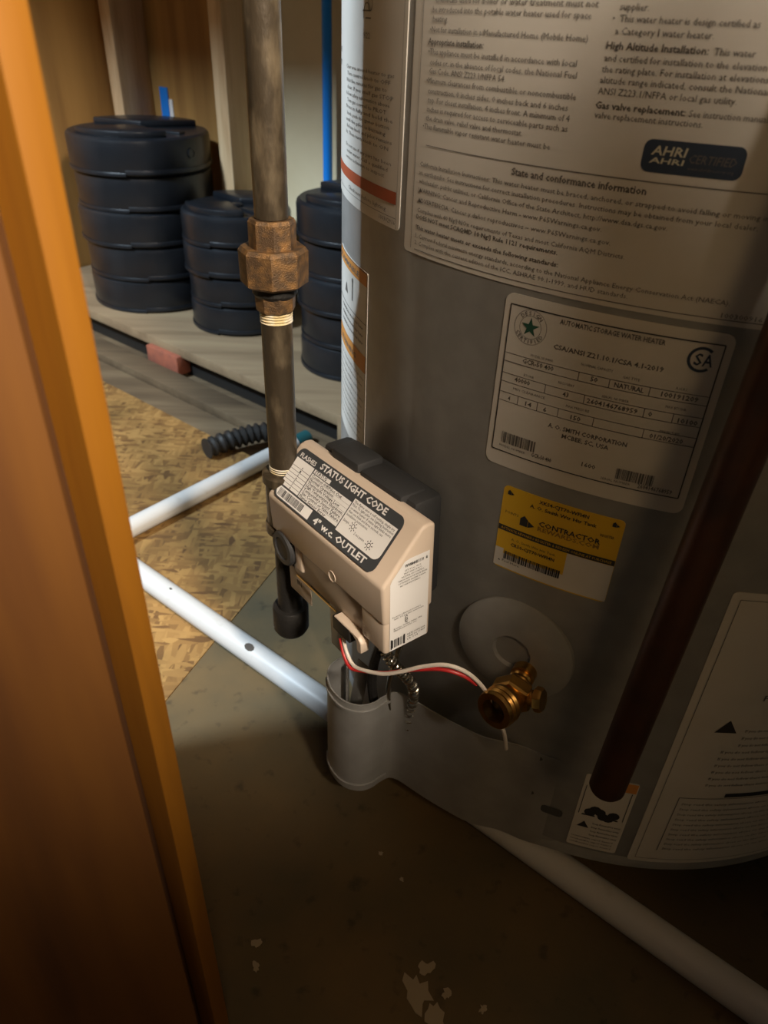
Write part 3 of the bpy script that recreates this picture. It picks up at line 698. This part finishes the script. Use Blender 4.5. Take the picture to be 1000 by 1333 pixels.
# slanted status label
A0 = Vector((0, -.0203, .0567)); A1 = Vector((0, .0096, .0889)); sl_dir = (A1 - A0).normalized(); nrm = Vector((0, -sl_dir.z, sl_dir.y)); LEN = (A1 - A0).length
LX0, LX1 = -.0690, .0600; LW = LX1 - LX0; LH = LEN * .97
def vmap(off): return lambda u, v: A0 + sl_dir * (LEN * .015 + v * LH) + nrm * off + Vector((LX0 + u * LW, 0, 0))
asp = LW / LH
p = Print(); rr = .15; pts = []
for (cx, cy, a) in ((1 - rr/asp, 1 - rr, 0), (rr/asp, 1 - rr, 90), (rr/asp, rr, 180), (1 - rr/asp, rr, 270)):
    pts += [(cx + rr/asp*math.cos(R(a + 15*i)), cy + rr*math.sin(R(a + 15*i))) for i in range(7)]
p.poly(pts); stl = p.build('status_label', 'label_grey', valve, vmap(.0003)); stl['label'] = 'grey and white status light label'
def rr_rect(p, x0, y0, x1, y1, corners=()):
    """corners: set of 'tl','tr','bl','br' that are rounded"""
    k = .13; pts = []
    for nme, cx, cy, a in (('tr', x1, y1, 0), ('tl', x0, y1, 90), ('bl', x0, y0, 180), ('br', x1, y0, 270)):
        if nme in corners:
            ccx = cx - k/asp if 'r' in nme[1] else cx + k/asp; ccy = cy - k if nme[0] == 't' else cy + k
            pts += [(ccx + k/asp*math.cos(R(a + 18*i)), ccy + k*math.sin(R(a + 18*i))) for i in range(6)]
        else: pts.append((cx, cy))
    p.poly(pts)
p = Print()
rr_rect(p, .018, .245, .205, .80); rr_rect(p, .212, .245, .605, .715); rr_rect(p, .612, .205, .984, .80, ('br',)); rr_rect(p, .018, .03, .385, .215, ('bl',))
rr_rect(p, .215, .73, .38, .80)
p.build('white_area', 'paper_white', stl, vmap(.0005))
p = Print(); p.text('STATUS LIGHT CODE', .24, .86, .855, .110, 3); p.text('4" w.c. OUTLET', .43, .92, .055, .110, 3); p.text('FLASHES', .035, .198, .830, .080, 1); p.build('print', 'paper_white', stl, vmap(.0006))
rows = ['Control Off/Pilot Out', 'Normal Operation', 'Thermopile Voltage Low', 'High Temperature Shutdown', 'Temperature Sensor Failure', 'Gas Control or Valve Failure', 'Flame Sensor Error']; wd = (.30, .24, .32, .37, .37, .375, .27)
p = Print()
for i, s in enumerate(rows):
    y = .655 - .067*i; p.text(s, .222, .222 + wd[i], y, .050, 1); p.hline(.212, .605, y - .012, .003, 2); p.hline(.018, .205, y - .013 + .005, .007, 2)
    p.text('012457 8'.replace(' ', '')[i], .110, .122, y, .042, 1)
for i, s in enumerate(['The flame uses a self testing, single try', 'Pilot. To light pilot, see Lighting Instruction', 'on water heater. If status light blinks more', 'than one blink and three seconds, see', 'installation instructions.']): p.text(s, .622, .622 + (.35, .355, .35, .30, .19)[i], .735 - .058*i, .042, 2)
p.text('STATUS', .225, .345, .738, .058, 1); p.text('Example', .625, .675, .400, .045, 2); p.text('2 sec pause', .745, .835, .325, .045, 2)
p.bars(.045, .305, .055, .19, 5, .0028); p.vline(.2085, .245, .80, .004)
for cx, cy in ((.713, .415), (.878, .335)):
    n = 12
    for i in range(n):
        a, b = 2*math.pi*i/n, 2*math.pi*(i+1)/n; r0, r1 = .030, .042
        p.poly([(cx + r0/asp*math.cos(a), cy + r0*math.sin(a)), (cx + r1/asp*math.cos(a), cy + r1*math.sin(a)), (cx + r1/asp*math.cos(b), cy + r1*math.sin(b)), (cx + r0/asp*math.cos(b), cy + r0*math.sin(b))])
    for i in range(8):
        a = R(45*i + 10); c, s = math.cos(a), math.sin(a); t = .007
        p.poly([((cx*asp + .055*c - t*s)/asp, cy + .055*s + t*c), ((cx*asp + .055*c + t*s)/asp, cy + .055*s - t*c), ((cx*asp + .085*c + t*s)/asp, cy + .085*s - t*c), ((cx*asp + .085*c - t*s)/asp, cy + .085*s + t*c)])
p.build('print', 'ink', stl, vmap(.0006))

# side label on the right-hand face
def smap(off): return lambda u, v: Vector((.0735 + off, -.0150 + u * .0318, -.0005 + v * .0705))
p = Print(); p.poly([(0, 0), (1, 0), (1, 1), (.50, 1), (.36, .985), (.04, .83), (0, .79)]); sd = p.build('side_label', 'paper_white', valve, smap(.0003)); sd['label'] = 'white data label on the right side of the beige cover'
p = Print(); p.text('WV8840B1110', .36, .84, .920, .034, 1); p.warn(.92, .925, .022)
for i, s in enumerate(['SET 4.0 in. W.C.', 'INLET MAX 14 W.C.', 'NATURAL GAS CONTROL', 'MADE IN MEXICO FOR WATER HEATER', 'US PATENTS 6860288 7604478', 'AND OTHER PATENTS PENDING']): p.text(s, (.36, .34, .28, .20, .20, .24)[i], (.78, .80, .86, .94, .90, .76)[i], .880 - .031*i, .016)
p.text('Factory adjusted pressure', .06, .80, .395, .017); p.text('with 1/2 psi inlet maximum', .10, .88, .368, .017); p.text('Resideo Golden Valley, MN', .10, .84, .250, .017); p.text('Manufactured for use', .10, .70, .225, .017)
csa(p, .43, .318, .045); p.bars(.04, .36, .03, .13, 9, .014); p.rect(.02, .02, .05, .14); p.rect(.36, .02, .40, .14)
p.text('DATE CODE 2004', .46, .94, .105, .020); p.text('CRN 0C 11437', .46, .94, .075, .020); p.text('LR 114', .46, .75, .045, .020)
p.build('print', 'ink', sd, smap(.0006))

# wires and the coiled flexible tube, built in world space and parented to the valve
inv = (Matrix.Translation(vorg) @ valve.rotation_euler.to_matrix().to_4x4()).inverted()
def vtube(name, pts, r, m, n=8, seg=10):
    bm = bmesh.new(); add_tube(bm, [inv @ Vector(q) for q in pts], r, seg, True, n); return obj(name, bm, m, valve)
wire = [(-.026, .387, .222), (-.023, .381, .212), (-.0175, .3735, .206), (-.009, .366, .209), (.005, .3565, .2165), (.018, .3500, .2270), (.031, .3445, .2380), (.045, .3385, .2465), (.058, .3355, .2440), (.068, .3330, .2360), (.076, .3320, .2230), (.083, .3310, .2050), (.090, .3335, .1880), (.096, .3420, .1600)]
vtube('wire', wire, .00145, 'wire_white')
vtube('wire', [(x - .0018, y + .0012 - .0016*math.sin(i*1.1), z - .0030 - .0010*math.cos(i*.9)) for i, (x, y, z) in enumerate(wire[:10])], .00140, 'wire_red')
c0 = [Vector(q) for q in ((.000, .390, .224), (.006, .3845, .209), (.014, .382, .197), (.022, .384, .185), (.028, .390, .168), (.030, .396, .150), (.029, .402, .120), (.030, .406, .080))]
cen = spline(c0, 40); hel = []; turns = 30; Nn = len(cen)
for i in range(Nn):
    tg = (cen[min(i+1, Nn-1)] - cen[max(i-1, 0)]).normalized(); u = tg.cross(Vector((.3, .5, .2))).normalized(); w_ = tg.cross(u); a = 2*math.pi*turns*i/Nn
    hel.append(cen[i] + (u*math.cos(a) + w_*math.sin(a)) * .0036)
bm = bmesh.new(); add_tube(bm, [inv @ q for q in hel], .00105, 6); obj('coil_sleeve', bm, 'zinc', valve)
vtube('burner_tube', [(.010, .395, .222), (.000, .405, .19), (-.004, .41, .15), (.002, .415, .10), (.010, .418, .06)], .0040, 'black_iron')
vtube('pilot_tube', [(.018, .388, .222), (.012, .396, .18), (.010, .404, .14), (.016, .412, .08)], .0022, 'zinc')

# ------------------------------------------------------------------ gas pipe with union, tee and drip cap
GX, GY = -.0785, .4800
gp = thing('gas_pipe', 'vertical brown iron gas pipe with rusty hexagonal union beside the gas valve', 'pipe', (GX, GY, 0))
def glathe(name, prof, m, seg=28, smooth=True, rot=0.0):
    bm = bmesh.new(); add_lathe(bm, prof, seg=seg)
    if rot: bmesh.ops.rotate(bm, cent=(0, 0, 0), matrix=Matrix.Rotation(R(rot), 3, 'Z'), verts=bm.verts[:])
    return obj(name, bm, m, gp, smooth=smooth)
glathe('upper_pipe', [(.0107, .489), (.0107, 2.3)], 'iron_pipe')
th = []
for k in range(6): th += [(.0107, .4875 + .0022*k), (.0099, .4886 + .0022*k)]
glathe('pipe_thread', th + [(.0107, .5015)], 'iron_pipe')
glathe('union_nut', [(.0128, .4680), (.0152, .4700), (.0152, .4865), (.0140, .4885), (.010, .4885)], 'rusty_union', 8, False, 12)
glathe('union_ring', [(.0165, .4460), (.0205, .4478), (.0222, .4490), (.0226, .4690), (.0206, .4716), (.0150, .4712)], 'rusty_union', 8, False, 5)
glathe('union_gap', [(.0130, .4395), (.0150, .4420), (.0150, .4465)], 'black_iron', 24)
glathe('union_tail', [(.0118, .4295), (.0132, .4310), (.0138, .4405), (.0125, .4415)], 'rusty_union', 8, False, 20)
th = []
for k in range(4): th += [(.0112, .4225 + .0019*k), (.0103, .42345 + .0019*k)]
glathe('taped_thread', th + [(.0112, .4305)], 'pipe_dope')
glathe('lower_pipe', [(.0107, .300), (.0107, .4225)], 'iron_pipe')
th = []
for k in range(4): th += [(.0112, .3035 + .0019*k), (.0103, .30445 + .0019*k)]
glathe('taped_thread', th, 'pipe_dope')
glathe('tee', [(.0130, .2480), (.0165, .2490), (.0165, .2560), (.0148, .2570), (.0148, .2950), (.0168, .2960), (.0168, .3025), (.0150, .3040), (.011, .3040)], 'iron_pipe', 32)
glathe('drip_nipple', [(.0107, .165), (.0107, .2485)], 'black_iron')
glathe('drip_cap', [(.006, .1370), (.0135, .1375), (.0158, .1420), (.0158, .1640), (.0148, .1660), (.011, .1660)], 'black_iron', 28)
bm = bmesh.new(); br = -WV; add_lathe(bm, [(.0140, .0), (.0140, .014), (.0145, .0145), (.0145, .016), (.0107, .0162), (.0107, .030)], (0, 0, .268), br, 24); obj('tee_branch', bm, 'black_iron', gp)

# ------------------------------------------------------------------ discharge pipe in front of the heater
dp = thing('discharge_pipe', 'dark reddish brown discharge pipe hanging in front of the water heater', 'pipe', (.1490, .2870, .195))
lean = Vector((.072, .062, 1)).normalized(); ptop = lean * .47
bm = bmesh.new(); add_lathe(bm, [(.0002, .0060), (.0085, .0058), (.0088, .0), (.0100, .0), (.0111, .002), (.0111, .47)], (0, 0, 0), lean, seg=32, caps=False); obj('tube', bm, 'copper_old', dp)
bm = bmesh.new(); add_lathe(bm, [(.0112, -.012), (.0138, -.011), (.0138, .020), (.0112, .021)], ptop, lean, seg=28); obj('coupling', bm, 'copper_old', dp)
bm = bmesh.new(); add_tube(bm, [ptop + lean * .02, ptop + Vector((.002, .001, .06)), ptop + Vector((.002, .001, .40))], .0111, 20, True, 5); obj('riser', bm, 'copper_old', dp)
bm = bmesh.new(); add_tube(bm, [ptop + Vector((.002, .001, .38)), ptop + Vector((.002, .001, .42)), ptop + Vector((.004, .012, .436)), ptop + Vector((.006, .022, .440))], .0125, 16, True, 6); obj('elbow', bm, 'copper_old', dp)

# ------------------------------------------------------------------ white PVC pipe lying on the floor
Pel = Vector((-.3690, .7490, .0140)); Pb = Vector((-.1500, 1.0360, .0140))
Pa = Vector((.480, .0885, .0140))
pv = thing('pvc_pipe', 'long white plastic drain pipe lying on the floor with an elbow', 'pipe', (Pel.x, Pel.y, 0))
loc = lambda q: q - Vector((Pel.x, Pel.y, 0))
bm = bmesh.new(); add_tube(bm, [loc(Pel + (Pa-Pel).normalized()*.012), loc(Pa)], .01345, 24); fp = obj('front_run', bm, 'pvc', pv)
bm = bmesh.new(); add_tube(bm, [loc(Pel + (Pb-Pel).normalized()*.012), loc(Pb)], .01345, 24); bp_ = obj('back_run', bm, 'pvc', pv)
bm = bmesh.new(); d1, d2 = (Pa-Pel).normalized(), (Pb-Pel).normalized()
add_tube(bm, [loc(Pel + d1*.045), loc(Pel + d1*.016), loc(Pel + (d1+d2)*.004), loc(Pel + d2*.016), loc(Pel + d2*.045)], .0139, 20, True, 5); obj('elbow', bm, 'pvc', pv)
for t, u in ((.295, .35), (.155, .1)):
    c = loc(Pel + d1 * t) + Vector((0, 0, 0)); nn = (EZ * .92 + Vector((-d1.y, d1.x, 0)) * -u).normalized()
    bm = bmesh.new(); add_lathe(bm, [(.0042 if t > .2 else .0014, .0125), (.0042 if t > .2 else .0014, .0137), (.001, .0139)], c, nn, 9)
    for v in bm.verts: v.co += d1 * ((v.co - c).dot(d1)) * .6
    obj('smudge', bm, 'pvc_dirt', fp)

# ------------------------------------------------------------------ ribbed black hose behind the pipe
bm = bmesh.new(); hp = [Vector((-.285, 1.003, .0170)), Vector((-.250, 1.035, .0180)), Vector((-.215, 1.055, .0200)), Vector((-.178, 1.068, .0200))]
cc = spline(hp, 14); rr_ = [.0165 if i % 4 < 2 else .0125 for i in range(len(cc))]
add_tube(bm, cc, rr_, 18); 
tag(obj('ribbed_hose', bm, 'rubber_black'), 'short black ribbed hose on the floor behind the white pipe', 'hose')
bm = bmesh.new(); add_tube(bm, [(-.1475, 1.0400, .0135), (-.132, 1.0600, .0135)], .0130, 18); tag(obj('teal_fitting', bm, 'teal'), 'small teal fitting on the floor behind the gas pipe', 'fitting')

# ------------------------------------------------------------------ stacked round black weights
def weight_proto(name, r, h, first_label, top):
    t = thing(name, first_label, 'weight')
    b = .006
    bm = bmesh.new()
    add_lathe(bm, [(r*.86, 0), (r-.006, .0), (r-.002, .003), (r-.0005, .010), (r, h-.010), (r-.0015, h-.004), (r-.006, h-.0005), (r*.93, h-.0005)], seg=72)
    obj('body', bm, 'black_plastic', t)
    # interlocking rim: a raised half band that steps down half-way round
    for (a0, a1, z0, z1) in ((150, 262, .0005, .0075), (262, 400, .004, .0125)):
        bm = bmesh.new(); n = 24; ring = []
        for i in range(n + 1):
            a = R(a0 + (a1-a0)*i/n); c, s = math.cos(a), math.sin(a)
            ring.append([bm.verts.new((q*c, q*s, z)) for q, z in ((r-.004, z0), (r+.0006, z0), (r+.0014, z0+.001), (r+.0014, z1-.0015), (r+.0006, z1), (r-.004, z1))])
        for A, B in zip(ring, ring[1:]):
            for k in range(6): bm.faces.new((A[k], A[(k+1) % 6], B[(k+1) % 6], B[k]))
        bm.faces.new(ring[0]); bm.faces.new(ring[-1][::-1])
        obj('rim_band', bm, 'black_plastic', t)
    if top:
        for a0, a1 in ((25, 140), (205, 300)):
            n = 14; pts = [(r*.90*math.cos(R(a0 + (a1-a0)*i/n)), r*.90*math.sin(R(a0 + (a1-a0)*i/n))) for i in range(n+1)]
            m_ = R((a0+a1)/2); pts.append((r*.16*math.cos(m_), r*.16*math.sin(m_)))
            bm = bmesh.new(); add_prism(bm, pts, 'Z', h-.002, h+.011, .003, 2); obj('raised_pad', bm, 'black_plastic', t)
        bm = bmesh.new(); add_lathe(bm, [(r*.13, h-.002), (r*.13, h+.003), (r*.10, h+.005), (r*.03, h+.005)], seg=24); obj('hub', bm, 'black_plastic', t)
        bm = bmesh.new(); a = R(300); add_box(bm, (r*.30, -.010, h-.002), (r*.78, .010, h+.0035), .002); bmesh.ops.rotate(bm, cent=(0, 0, 0), matrix=Matrix.Rotation(R(325), 3, 'Z'), verts=bm.verts[:]); obj('carry_bar', bm, 'black_plastic', t)
        bm = bmesh.new(); a = R(318); dd = Vector((math.cos(a), math.sin(a), 0)); add_lathe(bm, [(.010, -.002), (.010, .0015), (.007, .002), (.007, .0008), (.001, .0007)], dd * r + EZ * h * .55, dd, 20); obj('fill_plug', bm, 'black_plastic', t)
    return t
def copy_thing(t, loc, rotz):
    r_ = t.copy(); COL.objects.link(r_); r_.location = loc; r_.rotation_euler = (0, 0, rotz)
    for ch in t.children:
        c = ch.copy(); COL.objects.link(c); c.parent = r_
    return r_
ORD = {1: 'bottom', 2: 'second from bottom', 3: 'third from bottom', 4: 'fourth from bottom'}
for (x, y, r, n, h, where, rz) in ((-.530, 1.640, .1375, 5, .0668, 'tall stack nearest the left wall', 12), (-.313, 1.497, .104, 4, .0565, 'short stack behind the gas pipe', -10), (-.062, 1.305, .106, 5, .0578, 'stack beside the water heater', 0)):
    low = weight_proto('round_weight', r, h, 'black round plastic weight, bottom of the ' + where, False)
    low.location = (x, y, .0503); low.rotation_euler = (0, 0, R(rz)); low['group'] = 'black weights in the ' + where
    for k in range(1, n - 1):
        c = copy_thing(low, (x + .003*math.sin(k*2.3), y + .003*math.cos(k*1.7), .0503 + k*h), R(rz + 5*math.sin(k*1.9)))
        c['label'] = 'black round plastic weight, %s in the %s' % (ORD[k+1], where)
    tp = weight_proto('round_weight', r * 1.02, h, 'black round plastic weight, topmost of the ' + where, True)
    tp.location = (x, y, .0503 + (n-1)*h); tp.rotation_euler = (0, 0, R(rz)); tp['group'] = 'black weights in the ' + where
